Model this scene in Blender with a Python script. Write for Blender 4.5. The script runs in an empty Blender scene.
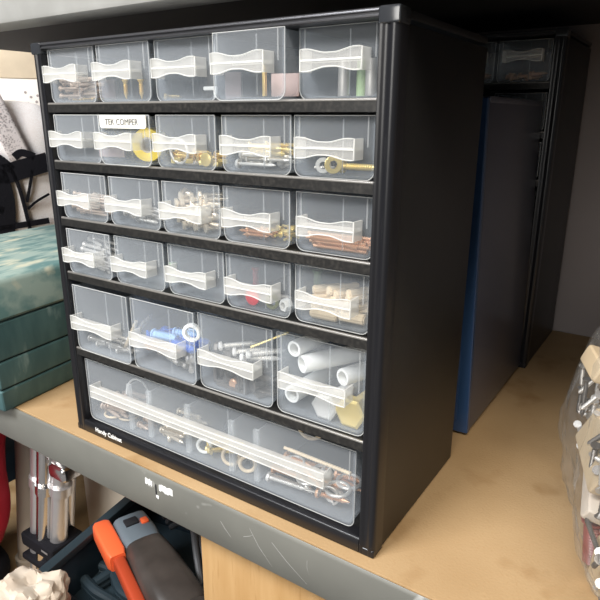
import bpy, bmesh, math, random
import numpy as np
from mathutils import Vector, Matrix, noise, Euler
random.seed(7)
PI = math.pi
SC = bpy.context.scene
COL = SC.collection

# ------------------------------------------------------------------ materials
def mat(name):
    m = bpy.data.materials.new(name); m.use_nodes = True
    nt = m.node_tree
    return m, nt, nt.nodes['Principled BSDF']

def simple(name, col, rough=.5, metal=0., spec=.5, coat=0., nscale=0, namp=0., bump=0., bscale=60, sheen=0):
    m, nt, b = mat(name)
    b.inputs['Base Color'].default_value = (*col, 1)
    b.inputs['Roughness'].default_value = rough
    b.inputs['Metallic'].default_value = metal
    b.inputs['Specular IOR Level'].default_value = spec
    b.inputs['Coat Weight'].default_value = coat
    tc = nt.nodes.new('ShaderNodeTexCoord')
    if namp:
        n = nt.nodes.new('ShaderNodeTexNoise'); n.inputs['Scale'].default_value = nscale; n.inputs['Detail'].default_value = 6
        nt.links.new(tc.outputs['Object'], n.inputs['Vector'])
        r = nt.nodes.new('ShaderNodeValToRGB')
        r.color_ramp.elements[0].position = .3; r.color_ramp.elements[1].position = .7
        r.color_ramp.elements[0].color = (*[c*(1-namp) for c in col], 1)
        r.color_ramp.elements[1].color = (*[min(1, c*(1+namp)) for c in col], 1)
        nt.links.new(n.outputs['Fac'], r.inputs['Fac'])
        nt.links.new(r.outputs['Color'], b.inputs['Base Color'])
    if bump:
        n2 = nt.nodes.new('ShaderNodeTexNoise'); n2.inputs['Scale'].default_value = bscale; n2.inputs['Detail'].default_value = 4
        nt.links.new(tc.outputs['Object'], n2.inputs['Vector'])
        bp = nt.nodes.new('ShaderNodeBump'); bp.inputs['Strength'].default_value = bump; bp.inputs['Distance'].default_value = .002
        nt.links.new(n2.outputs['Fac'], bp.inputs['Height'])
        nt.links.new(bp.outputs['Normal'], b.inputs['Normal'])
    return m

def film(name, col, opac, rough=.25, spec=.5, transl=.35, bump=0, bscale=90, edge=.45):
    """thin translucent plastic: part of the light goes straight through, the rest meets a milky surface"""
    m, nt, b = mat(name)
    b.inputs['Base Color'].default_value = (*col, 1)
    b.inputs['Roughness'].default_value = rough
    b.inputs['Specular IOR Level'].default_value = spec
    tr = nt.nodes.new('ShaderNodeBsdfTransparent'); tr.inputs['Color'].default_value = (.98, .99, 1, 1)
    tl = nt.nodes.new('ShaderNodeBsdfTranslucent'); tl.inputs['Color'].default_value = (*col, 1)
    a = nt.nodes.new('ShaderNodeMixShader'); a.inputs['Fac'].default_value = transl
    nt.links.new(b.outputs[0], a.inputs[1]); nt.links.new(tl.outputs[0], a.inputs[2])
    lw = nt.nodes.new('ShaderNodeLayerWeight'); lw.inputs['Blend'].default_value = .25
    mr = nt.nodes.new('ShaderNodeMapRange'); mr.inputs['To Min'].default_value = opac; mr.inputs['To Max'].default_value = min(1, opac+edge)
    nt.links.new(lw.outputs['Facing'], mr.inputs['Value'])
    x = nt.nodes.new('ShaderNodeMixShader')
    nt.links.new(mr.outputs[0], x.inputs['Fac'])
    nt.links.new(tr.outputs[0], x.inputs[1]); nt.links.new(a.outputs[0], x.inputs[2])
    nt.links.new(x.outputs[0], nt.nodes['Material Output'].inputs['Surface'])
    if bump:
        tc = nt.nodes.new('ShaderNodeTexCoord')
        n2 = nt.nodes.new('ShaderNodeTexNoise'); n2.inputs['Scale'].default_value = bscale; n2.inputs['Detail'].default_value = 3
        nt.links.new(tc.outputs['Object'], n2.inputs['Vector'])
        bp = nt.nodes.new('ShaderNodeBump'); bp.inputs['Strength'].default_value = bump; bp.inputs['Distance'].default_value = .004
        nt.links.new(n2.outputs['Fac'], bp.inputs['Height'])
        nt.links.new(bp.outputs['Normal'], b.inputs['Normal'])
    return m

def layered(name, base, spots, rough=.6, spec=.3, bump=.0, bscale=200, stretch=None):
    """base colour with any number of noise layers: (colour, scale, lo, hi, detail)"""
    m, nt, b = mat(name)
    b.inputs['Roughness'].default_value = rough
    b.inputs['Specular IOR Level'].default_value = spec
    tc = nt.nodes.new('ShaderNodeTexCoord')
    src = tc.outputs['Object']
    if stretch:
        mp = nt.nodes.new('ShaderNodeMapping'); mp.inputs['Scale'].default_value = stretch
        nt.links.new(src, mp.inputs['Vector']); src = mp.outputs[0]
    rgb = nt.nodes.new('ShaderNodeRGB'); rgb.outputs[0].default_value = (*base, 1)
    cur = rgb.outputs[0]
    for col, sc, lo, hi, det in spots:
        n = nt.nodes.new('ShaderNodeTexNoise'); n.inputs['Scale'].default_value = sc; n.inputs['Detail'].default_value = det
        nt.links.new(src, n.inputs['Vector'])
        r = nt.nodes.new('ShaderNodeMapRange'); r.inputs['From Min'].default_value = lo; r.inputs['From Max'].default_value = hi
        nt.links.new(n.outputs['Fac'], r.inputs['Value'])
        mx = nt.nodes.new('ShaderNodeMix'); mx.data_type = 'RGBA'
        nt.links.new(r.outputs[0], mx.inputs['Factor'])
        nt.links.new(cur, mx.inputs[6]); mx.inputs[7].default_value = (*col, 1)
        cur = mx.outputs[2]
    nt.links.new(cur, b.inputs['Base Color'])
    if bump:
        n2 = nt.nodes.new('ShaderNodeTexNoise'); n2.inputs['Scale'].default_value = bscale; n2.inputs['Detail'].default_value = 5
        nt.links.new(src, n2.inputs['Vector'])
        bp = nt.nodes.new('ShaderNodeBump'); bp.inputs['Strength'].default_value = bump; bp.inputs['Distance'].default_value = .001
        nt.links.new(n2.outputs['Fac'], bp.inputs['Height'])
        nt.links.new(bp.outputs['Normal'], b.inputs['Normal'])
    return m

def woven(name, a, c, scale, wide=.5):
    m, nt, b = mat(name)
    tc = nt.nodes.new('ShaderNodeTexCoord')
    n = nt.nodes.new('ShaderNodeTexNoise'); n.inputs['Scale'].default_value = 26; n.inputs['Detail'].default_value = 5
    v = nt.nodes.new('ShaderNodeTexVoronoi'); v.inputs['Scale'].default_value = scale
    nt.links.new(tc.outputs['Object'], v.inputs['Vector']); nt.links.new(tc.outputs['Object'], n.inputs['Vector'])
    ad = nt.nodes.new('ShaderNodeMath'); ad.operation = 'ADD'
    nt.links.new(v.outputs['Distance'], ad.inputs[0]); nt.links.new(n.outputs['Fac'], ad.inputs[1])
    r = nt.nodes.new('ShaderNodeMapRange'); r.inputs['From Min'].default_value = wide; r.inputs['From Max'].default_value = wide+.5
    nt.links.new(ad.outputs[0], r.inputs['Value'])
    mx = nt.nodes.new('ShaderNodeMix'); mx.data_type = 'RGBA'
    nt.links.new(r.outputs[0], mx.inputs['Factor']); mx.inputs[6].default_value = (*a, 1); mx.inputs[7].default_value = (*c, 1)
    nt.links.new(mx.outputs[2], b.inputs['Base Color']); b.inputs['Roughness'].default_value = .9
    return m

M = dict(
 black=simple('black_enamel', (.012, .012, .013), .38, spec=.5, bump=.04, bscale=300),
 blackside=layered('black_side_enamel', (.010, .010, .0104), [((.05, .05, .05), 420, .74, .78, 2)], .42, .5),
 shelfmat=layered('black_shelf_dusty', (.014, .0136, .013), [((.042, .039, .035), 420, .45, .8, 5)], .36, .5),
 blackpl=simple('black_plastic', (.010, .010, .012), .30, spec=.45),
 stripm=simple('worn_shelf_edge', (.21, .20, .185), .33, metal=.3, spec=.6),  # paler than the shelf: the lip's highlight is put into the colour
 rail=simple('dark_steel', (.07, .07, .075), .32, metal=.5, spec=.6),
 capm=simple('smoky_cap', (.028, .030, .034), .14, spec=.9),
 white=simple('white_ink', (.85, .86, .85), .6),
 ink=simple('pencil_ink', (.10, .10, .10), .8),
 paper=simple('paper_label', (.74, .72, .65), .7),
 drawer=film('clear_polypropylene', (.78, .83, .88), .068, .2, .55, .3, bump=.05, bscale=60),
 handle=film('milky_polypropylene', (.98, .96, .91), .19, .22, .5, .4, edge=.6),
 rib=film('milky_rib', (.98, .98, .95), .42, .3, .5, .3),  # whitish lines: light caught in the clear plastic's edges, painted on
 divider=film('divider_plastic', (.90, .91, .90), .16, .3, .5, .3),
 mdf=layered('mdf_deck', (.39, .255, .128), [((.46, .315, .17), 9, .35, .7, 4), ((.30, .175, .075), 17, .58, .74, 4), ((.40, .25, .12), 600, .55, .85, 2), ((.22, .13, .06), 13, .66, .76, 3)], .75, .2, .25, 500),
 mdfedge=layered('mdf_edge', (.60, .40, .18), [((.22, .11, .04), 30, .58, .70, 4)], .8, .2, .3, 400),
 beam=layered('grey_beam_paint', (.150, .150, .134), [((.178, .178, .158), 14, .4, .7, 3), ((.30, .30, .28), 60, .72, .76, 1)], .40, .5, .04, 300),
 beamup=layered('pale_beam_paint', (.30, .30, .285), [((.36, .36, .345), 30, .45, .7, 4)], .4, .5),
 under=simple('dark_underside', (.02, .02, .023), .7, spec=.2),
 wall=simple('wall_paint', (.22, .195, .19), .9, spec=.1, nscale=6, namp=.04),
 floor=simple('floor_concrete', (.16, .155, .15), .8, nscale=8, namp=.25),
 teal=layered('teal_case_plastic', (.055, .118, .125), [((.085, .165, .168), 18, .40, .7, 4), ((.24, .34, .33), 16, .64, .78, 5), ((.38, .30, .19), 40, .74, .80, 3)], .55, .4, .1, 150, (1, 3, 1)),
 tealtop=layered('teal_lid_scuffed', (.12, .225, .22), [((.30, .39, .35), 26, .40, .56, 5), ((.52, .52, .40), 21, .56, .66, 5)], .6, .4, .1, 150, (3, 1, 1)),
 tealdark=simple('dark_seam', (.02, .045, .05), .6),
 caseside=simple('slate_blue_side', (.060, .064, .092), .32, spec=.6, coat=.2),
 blue=simple('blue_paint', (.022, .060, .150), .33, spec=.6, coat=.2),
 bagwhite=woven('white_mesh_lining', (.96, .93, .90), (.88, .82, .78), 420, .75),
 bagmesh=woven('grey_mesh_cloth', (.22, .19, .19), (.70, .64, .62), 260, .55),
 strap=simple('black_webbing', (.009, .009, .012), .85, spec=.15, bump=.3, bscale=300),
 carton=simple('white_card', (.88, .85, .80), .8, nscale=6, namp=.02),
 cream=simple('cream_card', (.66, .56, .42), .85, nscale=20, namp=.12),
 greyink=simple('grey_print', (.34, .31, .30), .8),
 red=layered('red_fabric', (.40, .012, .028), [((.52, .03, .05), 14, .4, .7, 3)], .7, .3, .2, 120),
 polem=simple('beige_pole', (.47, .42, .36), .45, spec=.5),
 chrome=simple('chrome', (.78, .77, .77), .18, metal=1.),
 alu=simple('aluminium_tube', (.72, .70, .70), .30, metal=.8),
 beige=simple('beige_card', (.66, .60, .52), .8, nscale=10, namp=.1),
 navy=simple('dark_toolbox', (.012, .022, .032), .45, spec=.5, nscale=30, namp=.3),
 navyrib=simple('toolbox_tray', (.022, .037, .047), .45, spec=.5),
 orange=simple('orange_plastic', (.86, .14, .045), .42, spec=.5),
 orange2=simple('dark_orange_plastic', (.40, .055, .02), .4, spec=.5),
 toolgrey=simple('slate_plastic', (.125, .155, .18), .45),
 toolblack=simple('brown_black_grip', (.045, .038, .034), .4, spec=.5, nscale=30, namp=.3),
 cable=simple('grey_cable', (.06, .062, .066), .45),
 crum=layered('crumpled_paper', (.60, .50, .40), [((.72, .65, .55), 18, .4, .7, 3)], .7, .3, .3, 60),
 ply=layered('pale_plywood', (.43, .255, .105), [((.50, .315, .145), 7, .4, .65, 5), ((.32, .17, .06), 22, .58, .8, 3)], .7, .2, .1, 200, (9, 9, 1)),
 knot=simple('wood_knot', (.20, .09, .03), .7, nscale=200, namp=.3),
 green=simple('green_scrap', (.05, .35, .09), .6),
 bag=film('clear_bag_film', (.50, .485, .46), .05, .10, 1.0, .15, bump=1., bscale=75, edge=.26),
 silver=simple('zinc_steel', (.86, .83, .78), .30, metal=.55),
 warm=simple('warm_steel', (.72, .62, .48), .30, metal=.55),
 dull=simple('dull_steel', (.52, .49, .45), .40, metal=.5),
 brass=simple('brass', (.88, .62, .22), .30, metal=.5),
 gold=simple('yellow_zinc', (.90, .70, .26), .30, metal=.5),
 copper=simple('copper_screw', (.70, .40, .24), .36, metal=.45),
 brown=simple('brown_screw', (.58, .44, .34), .40, metal=.4),
 darkm=simple('dark_steel_part', (.15, .135, .12), .34, metal=.5),
 wood=simple('beech_dowel', (.70, .56, .38), .65, nscale=60, namp=.15),
 whitepl=simple('white_plastic', (.88, .87, .83), .4),
 redpl=simple('red_plastic', (.80, .03, .05), .4),
 bluepl=simple('blue_plastic', (.03, .13, .52), .4),
 bluelt=simple('pale_blue_plastic', (.30, .50, .80), .4),
 yellow=simple('yellow_tape', (.92, .66, .02), .4),
 olive=simple('olive_plastic', (.16, .17, .06), .4),
 greenpl=simple('soft_green_plastic', (.38, .52, .26), .5),
 pink=simple('pinkish_card', (.55, .40, .36), .8),
 label_wood=simple('cream_block', (.54, .42, .27), .6, nscale=30, namp=.12),
 maroon=simple('maroon_plastic', (.26, .07, .055), .35),
)

# ------------------------------------------------------------------ geometry helpers
class MB:
    def __init__(s): s.bm = bmesh.new(); s.mats = []
    def _add(s, bm2):
        me = bpy.data.meshes.new('t'); bm2.to_mesh(me); bm2.free(); s.bm.from_mesh(me); bpy.data.meshes.remove(me)
        return s
    def box(s, x0, x1, y0, y1, z0, z1, bev=0., seg=2, rot=None, org=None):
        b = bmesh.new(); bmesh.ops.create_cube(b, size=1)
        for v in b.verts:
            v.co = Vector(((x0+x1)/2+v.co.x*(x1-x0), (y0+y1)/2+v.co.y*(y1-y0), (z0+z1)/2+v.co.z*(z1-z0)))
        if bev: bmesh.ops.bevel(b, geom=b.edges[:], offset=bev, segments=seg, affect='EDGES', profile=.6)
        if rot is not None:
            o = Vector(org) if org else Vector(((x0+x1)/2, (y0+y1)/2, (z0+z1)/2))
            R = Euler(rot).to_matrix()
            for v in b.verts: v.co = o + R @ (v.co-o)
        return s._add(b)
    def tube(s, pts, r, n=10, closed=False, cap=True, radii=None):
        b = bmesh.new(); P = [Vector(p) for p in pts]; rings = []
        N = len(P)
        up = None
        for i, p in enumerate(P):
            a = P[(i-1) % N] if (closed or i > 0) else p
            c = P[(i+1) % N] if (closed or i < N-1) else p
            t = (c-a).normalized()
            if up is None:
                up = t.orthogonal().normalized()
            else:
                up = (up - t*up.dot(t))
                up = up.normalized() if up.length > 1e-6 else t.orthogonal().normalized()
            w = t.cross(up)
            rr = radii[i] if radii else r
            rings.append([b.verts.new(p + (up*math.cos(2*PI*k/n)+w*math.sin(2*PI*k/n))*rr) for k in range(n)])
        for i in range(N if closed else N-1):
            A, B = rings[i], rings[(i+1) % N]
            for k in range(n):
                b.faces.new((A[k], A[(k+1) % n], B[(k+1) % n], B[k]))
        if cap and not closed:
            b.faces.new(rings[0][::-1]); b.faces.new(rings[-1])
        bmesh.ops.recalc_face_normals(b, faces=b.faces[:])
        return s._add(b)
    def lathe(s, prof, n=16, axis='X', org=(0, 0, 0), close=False):
        """prof: (along, radius)"""
        b = bmesh.new(); rings = []
        o = Vector(org)
        for a, r in prof:
            ring = []
            for k in range(n):
                c, d = math.cos(2*PI*k/n)*r, math.sin(2*PI*k/n)*r
                v = {'X': (a, c, d), 'Y': (c, a, d), 'Z': (c, d, a)}[axis]
                ring.append(b.verts.new(o+Vector(v)))
            rings.append(ring)
        L = len(rings)
        for i in range(L if close else L-1):
            A, B = rings[i], rings[(i+1) % L]
            for k in range(n): b.faces.new((A[k], A[(k+1) % n], B[(k+1) % n], B[k]))
        if not close:
            b.faces.new(rings[0][::-1]); b.faces.new(rings[-1])
        bmesh.ops.recalc_face_normals(b, faces=b.faces[:])
        return s._add(b)
    def prism(s, poly, axis, a0, a1):
        """poly of 2D points extruded along an axis; X: (y,z)  Y: (x,z)  Z: (x,y)"""
        b = bmesh.new()
        def P(u, v, a): return {'X': (a, u, v), 'Y': (u, a, v), 'Z': (u, v, a)}[axis]
        A = [b.verts.new(P(u, v, a0)) for u, v in poly]; B = [b.verts.new(P(u, v, a1)) for u, v in poly]
        n = len(poly)
        for k in range(n): b.faces.new((A[k], A[(k+1) % n], B[(k+1) % n], B[k]))
        b.faces.new(A[::-1]); b.faces.new(B)
        bmesh.ops.recalc_face_normals(b, faces=b.faces[:])
        return s._add(b)
    def strip(s, A, B, A2, B2):
        """closed solid from four matching point rows (outer a/b, inner a/b)"""
        b = bmesh.new()
        rows = [[b.verts.new(p) for p in R] for R in (A, B, B2, A2)]
        n = len(A)
        for i in range(n-1):
            for k in range(4):
                r, q = rows[k], rows[(k+1) % 4]
                b.faces.new((r[i], r[i+1], q[i+1], q[i]))
        b.faces.new([rows[k][0] for k in range(4)][::-1]); b.faces.new([rows[k][-1] for k in range(4)])
        bmesh.ops.recalc_face_normals(b, faces=b.faces[:])
        return s._add(b)
    def move(s, M4):
        bmesh.ops.transform(s.bm, matrix=M4, verts=s.bm.verts[:]); return s
    def mesh(s, name, material, ang=35):
        me = bpy.data.meshes.new(name); s.bm.to_mesh(me); s.bm.free()
        me.materials.append(material)
        for p in me.polygons: p.use_smooth = True
        me.set_sharp_from_angle(angle=math.radians(ang))
        return me
    def build(s, name, material, parent=None, ang=35):
        return link(name, s.mesh(name, material, ang), parent)

def link(name, data, parent=None):
    o = bpy.data.objects.new(name, data); COL.objects.link(o)
    if parent is not None: o.parent = parent
    return o
def tag(o, label=None, cat=None, group=None, kind=None):
    if label: o['label'] = label
    if cat: o['category'] = cat
    if group: o['group'] = group
    if kind: o['kind'] = kind
    return o
def thing(name, label, cat, loc=(0, 0, 0), rz=0., group=None):
    o = link(name, None); o.location = loc; o.rotation_euler = (0, 0, rz); o.empty_display_size = .02
    return tag(o, label, cat, group)

def text_mesh(txt, size, material, extr=.0002, bold=0.):
    cu = bpy.data.curves.new('t', 'FONT'); cu.body = txt; cu.size = size; cu.extrude = extr; cu.offset = bold
    cu.align_x = 'LEFT'
    o = bpy.data.objects.new('t', cu); COL.objects.link(o)
    dg = bpy.context.evaluated_depsgraph_get()
    me = bpy.data.meshes.new_from_object(o.evaluated_get(dg))
    bpy.data.objects.remove(o); me.materials.clear(); me.materials.append(material)
    return me

# ------------------------------------------------------------------ the drawer cabinets
W, H, D = .306, .3296, .1447
XL, XR = .0118, .2960
DRAWERS = {}
ORD = ['leftmost', 'second from the left', 'middle', 'second from the right', 'rightmost']
ORD4 = ['leftmost', 'second from the left', 'second from the right', 'rightmost']
ROW = ['top row', 'second row', 'third row', 'fourth row', 'fifth row', 'bottom row']

def cabinet(name, label, off, H, zs, lettering):
    t = thing(name, label, 'drawer cabinet', off)
    for s in (0, 1):
        a = lambda x: W-x if s else x
        f = lambda x0, x1: (min(a(x0), a(x1)), max(a(x0), a(x1)))
        x0, x1 = f(.0006, .0024)
        MB().box(x0, x1, .011, D, .0015, H-.0075, .0004).build('side_panel', M['blackside'], t)
        # front post: rounded outer corner, shallow channel down its face
        pr = [(0, .0125), (0, .0030), (.0008, .0010), (.0026, 0), (.0044, 0), (.0050, .0007), (.0082, .0007), (.0088, 0), (.0108, 0), (.0112, .0006), (.0112, .0125)]
        MB().prism([(a(x), y) for x, y in pr], 'Z', .0012, H-.0084).build('front_post', M['blackpl'], t, 50)
        x0, x1 = f(-.0005, .0116)
        c = MB().box(x0, x1, -.0006, .0130, H-.0086, H, .0015, 3)
        c.build('corner_cap', M['capm'], t)
        x0, x1 = f(.0001, .0113)
        MB().box(x0, x1, .0002, .0126, 0, .0060, .0014, 3).build('corner_foot', M['blackpl'], t)
    # top rail: a rolled steel channel
    pr = [(.0125, H-.0006), (.0008, H-.0004), (0, H-.0012), (0, H-.0022), (.0010, H-.0025), (.0010, H-.0036), (0, H-.0041), (0, H-.0047), (.0006, H-.0052), (.0125, H-.0052)]
    MB().prism(pr, 'X', .0116, W-.0116).build('top_rail', M['rail'], t, 50)
    pr = [(.0115, .0004), (.0006, .0004), (0, .0010), (0, .0106), (.0007, .0116), (.0022, .0118), (.0030, .0104), (.0115, .0104)]
    br = MB().prism(pr, 'X', .0112, W-.0112).build('base_rail', M['blackpl'], t, 50)
    if lettering:
        me = text_mesh(lettering, .0058, M['white'], .00012, .00012)
        o = link('lettering', me, br); o.location = (.0268, -.0002, .0052); o.rotation_euler = (PI/2, 0, 0)
        o['label'] = 'white lettering along the bottom rail'
    MB().box(.0008, W-.0008, .011, D, H-.0052, H-.0009, .0006).build('top_panel', M['black'], t)
    MB().box(.0025, W-.0025, .011, D-.001, .0015, .0104, .0004).build('bottom_panel', M['shelfmat'], t)
    MB().box(.0025, W-.0025, D-.0016, D-.0002, .0104, H-.0073, 0).build('back_panel', M['black'], t)
    for z in zs:
        m = MB()
        m.prism([(.0006, z-.0042), (.0006, z+.0016), (.0014, z+.0025), (.0024, z+.0025), (.0032, z+.0014), (D-.002, z+.0014), (D-.002, z), (.0020, z), (.0020, z-.0042)], 'X', XL-.0004, XR+.0004)
        sh = m.build('shelf', M['shelfmat'], t, 40)
        MB().tube([(XL, .0016, z+.0019), (XR, .0016, z+.0019)], .0011, 12).build('edge_strip', M['stripm'], sh)['label'] = 'worn bright front edge'  # thin pale tube drawn as the light line along each lip
    return t

def round_front(w, h, r, n=5):
    pts = [(0, h)]
    for k in range(n+1):
        a = PI + (PI/2)*k/n; pts.append((r+r*math.cos(a), r+r*math.sin(a)))
    for k in range(n+1):
        a = 1.5*PI + (PI/2)*k/n; pts.append((w-r+r*math.cos(a), r+r*math.sin(a)))
    pts.append((w, h))
    return pts

_cache = {}
def drawer(w, h, hz, hw, depth, loc, label, group, big=False):
    """origin: bottom-left corner of the front pane; +y runs into the cabinet"""
    key = (w, h)
    if key not in _cache:
        r = .0055; tk = .0012
        m = MB()
        fr = round_front(w, h, r)
        m.prism(fr, 'Y', 0, tk)
        ins = .0012; wt = .0009
        o = [(x*(w-2*ins)/w+ins, z*(h-.0008-.0008)/h+.0008) for x, z in fr]
        cx = w/2
        i_ = [((x-cx)*(1-2*wt/(w-2*ins))+cx, z+wt*(1-z/h)) for x, z in o]
        dr = .985
        A = [(x, tk, z) for x, z in o]; B = [((x-cx)*dr+cx, depth, z) for x, z in o]
        A2 = [(x, tk, z) for x, z in i_]; B2 = [((x-cx)*dr+cx, depth, z) for x, z in i_]
        m.strip(A, B, A2, B2)
        bk = [((x-cx)*dr+cx, z*.8) for x, z in i_]
        m.prism(bk, 'Y', depth-.0012, depth-.0001)
        tray = m.mesh('tray', M['drawer'], 30)
        # bow-tie pull: a waisted plate, a web behind it and two end returns
        g = MB(); x0 = (w-hw)/2; pj = -.0105
        n = 22; he, hm = .0057, .0035
        if big: he, hm = .0056, .0040
        up, dn = [], []
        for k in range(n+1):
            u = k/n
            s_ = min(1, max(0, (abs(u-.5)-.06)/.34)); s_ = s_*s_*(3-2*s_)
            if big:
                s_ = min(1, abs(u-.5)/.5)**1.2
            hh = hm+(he-hm)*s_
            up.append((x0+hw*u, hz+hh)); dn.append((x0+hw*u, hz-hh))
        g.strip([(x, pj, z) for x, z in up], [(x, pj, z) for x, z in dn], [(x, pj+.0011, z) for x, z in up], [(x, pj+.0011, z) for x, z in dn])
        g.box(x0+.0005, x0+hw-.0005, pj+.0011, -.0000, hz-.0006, hz+.0006)
        for xx in (x0, x0+hw-.0011):
            g.box(xx, xx+.0011, pj+.0011, 0, hz-he, hz+he)
        pull = g.mesh('pull_handle', M['handle'], 30)
        ed = []
        op = up+dn[::-1]
        he_ = MB().tube([(x, pj-.0001, z) for x, z in op], .00040, 6, True)
        he_.tube([(x0+.0006, pj-.0001, hz), (x0+hw-.0006, pj-.0001, hz)], .00050, 6)
        hedge = he_.mesh('pull_edge', M['rib'], 60)  # painted bright outline and middle line of the pull
        q = MB()
        q.box(-.0003, .0003, -.0007, 0, hz+.001, h-.0005)
        rail = q.mesh('label_rail', M['divider'], 30)
        q = MB(); q.box(w*.60, w*.60+.0005, .0013, .0019, .003, h-.002)
        slot = q.mesh('mould_rib', M['divider'], 30)
        rim = MB().tube([(x, .0001, z) for x, z in fr], .00026, 6, True).mesh('pane_rim', M['rib'], 60)  # painted bright outline of the front pane
        _cache[key] = (tray, pull, slot, rail, rim, hedge)
    tray, pull, slot, rail, rim, hedge = _cache[key]
    t = thing('parts_drawer', label, 'drawer', loc, 0, group)
    link('tray', tray, t); link('pull_edge', hedge, link('pull_handle', pull, t)); link('mould_rib', slot, t); link('pane_rim', rim, t)
    for xx in (.0038, w-.0042):
        link('label_rail', rail, t).location = (xx, 0, 0)
    return t

ZS = [.2833, .2402, .1950, .1491, .0806]
Y0 = [[.0023, .0015, .0041, -.0030, .0086], [-.0004, -.0022, .0008, .0023, .0035], [.0006, .0009, .0013, .0029, .0056],
      [-.0004, .0012, .0030, .0034, .0046], [-.0015, -.0003, .0031, .0037]]
DX = [[.0010, .0020, .0010, .0018, .0002], [.0036, .0020, .0015, .0022, 0], [.0030, .0032, .0026, .0008, 0], [.0030, .0032, .0026, .0008, 0], [.0038, .0032, .0006, 0]]
ZTOP = [.3234, .2833, .2402, .1950, .1491]
HOLD = [
 ['holding thin brass hairpins', 'holding a few brass pegs', 'with a white clip', 'pulled out furthest', 'holding grey metal tubes'],
 ['with a pinkish card', 'with handwritten paper label', 'holding a steel ring and brass nuts', 'holding silver and brass screws', 'holding one thick brass bolt'],
 ['holding brown nails', 'holding one long silver screw', 'holding a heap of silver bolts', 'holding gold cup hooks and pins', 'holding long copper threaded rods'],
 ['holding long grey nails', 'with a green plug', 'with a red plug', 'holding a red disc and white nuts', 'holding ribbed wooden dowels'],
 ['holding leaning rods', 'holding blue wall plugs and bolts', 'holding dark steel brackets', 'holding white tubes']]
cab = cabinet('drawer_cabinet', 'black metal drawer cabinet with clear drawers in the foreground on the chipboard shelf', (0, 0, 0), H, ZS, 'Handy Cabinet')
DW, DW5 = .0528, .0668
for r in range(5):
    n = len(Y0[r])
    for c in range(n):
        x = XL+(XR-XL)*c/n+.0010+DX[r][c]
        z = ZS[r]+.0026
        h = ZTOP[r]-ZS[r]-(.0088 if r else .0042)
        h = [.0380, .0345, .0358, .0368, .0578][r]
        w = DW if n == 5 else DW5
        nm = (ORD if n == 5 else ORD4)[c]
        sz = 'small' if n == 5 else 'medium'
        Y0[r][c] += .0015
        t = drawer(w, h, [.0200, .0170, .0172, .0178, .0292][r], .0385 if n == 5 else .0500, .122, (x, Y0[r][c], z),
                   f'{sz} drawer {HOLD[r][c]}, {nm} in {ROW[r]}', f'{sz} clear drawers')
        DRAWERS[(r, c)] = (x, Y0[r][c], z, w, h, t)
t = drawer(.2735, .0585, .0355, .2380, .122, (.0140, .0060, .0126), 'wide clear plastic drawer with long pull and inner dividers across the bottom row', None, True)
for xx in (.050, .074, .118, .164, .188):
    m = MB(); m.box(xx, xx+.0011, .006, .100, .0020, .0440); m.box(xx-.0016, xx+.0027, .0035, .006, .0020, .0450)
    m.build('divider', M['divider'], t)
DRAWERS[(5, 0)] = (.0140, .0060, .0126, .2735, .0585, t)

# handwritten label on the second drawer of the second row
x, y, z, w, h, t = DRAWERS[(1, 1)]
lb = MB().prism([(.0035+a, h-.0090+b) for a, b in round_front(.0480, .0088, .0022)][::-1], 'Y', -.0016, -.0009).build('paper_label', M['paper'], t)
lb['label'] = 'white paper label with faint handwriting'
me = text_mesh('TEK COMPER', .0058, M['ink'], .00005, 0)
o = link('handwriting', me, lb); o.location = (.0095, -.00185, h-.0066); o.rotation_euler = (PI/2, 0, 0)

# ------------------------------------------------------------------ small hardware
HW = {}
def screw(L, r, hr, mt, head='pan', thread=True, tip=True):
    k = ('screw', L, r, hr, mt, head)
    if k in HW: return HW[k]
    m = MB(); pr = []
    hl = hr*.8
    if head == 'pan': pr += [(-L/2, hr*.45), (-L/2+hl*.25, hr*.9), (-L/2+hl*.6, hr), (-L/2+hl, hr*.95), (-L/2+hl, r)]
    elif head == 'csk': pr += [(-L/2, hr*.96), (-L/2+hl*.2, hr), (-L/2+hl, r)]
    elif head == 'none': pr += [(-L/2, r*.9)]
    if thread:
        p = max(r*.75, L/26); a = -L/2+hl+p
        while a < L/2-(r*2.5 if tip else .0003):
            pr += [(a, r*.74), (a+p*.4, r*1.08), (a+p*.55, r*1.08)]; a += p
    else: pr += [(L/2-r*2.5, r)]
    pr += [(L/2, r*.12 if tip else r*.8)]
    m.lathe(pr, 10, 'X')
    if head == 'pan':
        pass
    HW[k] = m.mesh('screw', M[mt], 30); return HW[k]
def bolt(L, r, hr, mt):
    k = ('bolt', L, r, hr, mt)
    if k in HW: return HW[k]
    m = MB(); hh = hr*.65
    m.lathe([(-L/2, hr*.82), (-L/2+hh*.15, hr), (-L/2+hh, hr)], 6, 'X')
    pr = [(-L/2+hh, r)]; a = -L/2+hh+L*.3; p = max(r*.5, .0007)
    pr.append((a, r))
    while a < L/2-p: pr += [(a, r*.82), (a+p*.5, r)]; a += p
    pr.append((L/2, r*.8)); m.lathe(pr, 12, 'X')
    HW[k] = m.mesh('bolt', M[mt], 30); return HW[k]
def ring(R, r, mt):
    k = ('ring', R, r, mt)
    if k in HW: return HW[k]
    n = 28
    HW[k] = MB().tube([(R*math.cos(2*PI*i/n), R*math.sin(2*PI*i/n), 0) for i in range(n)], r, 8, True).mesh('ring', M[mt]); return HW[k]
def washer(R, ri, t, mt, n=24):
    k = ('washer', R, ri, t, mt, n)
    if k in HW: return HW[k]
    HW[k] = MB().lathe([(-t/2, ri), (-t/2, R*.95), (-t/2+t*.15, R), (t/2-t*.15, R), (t/2, R*.95), (t/2, ri)], n, 'Z', close=True).mesh('washer', M[mt], 30); return HW[k]
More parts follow.
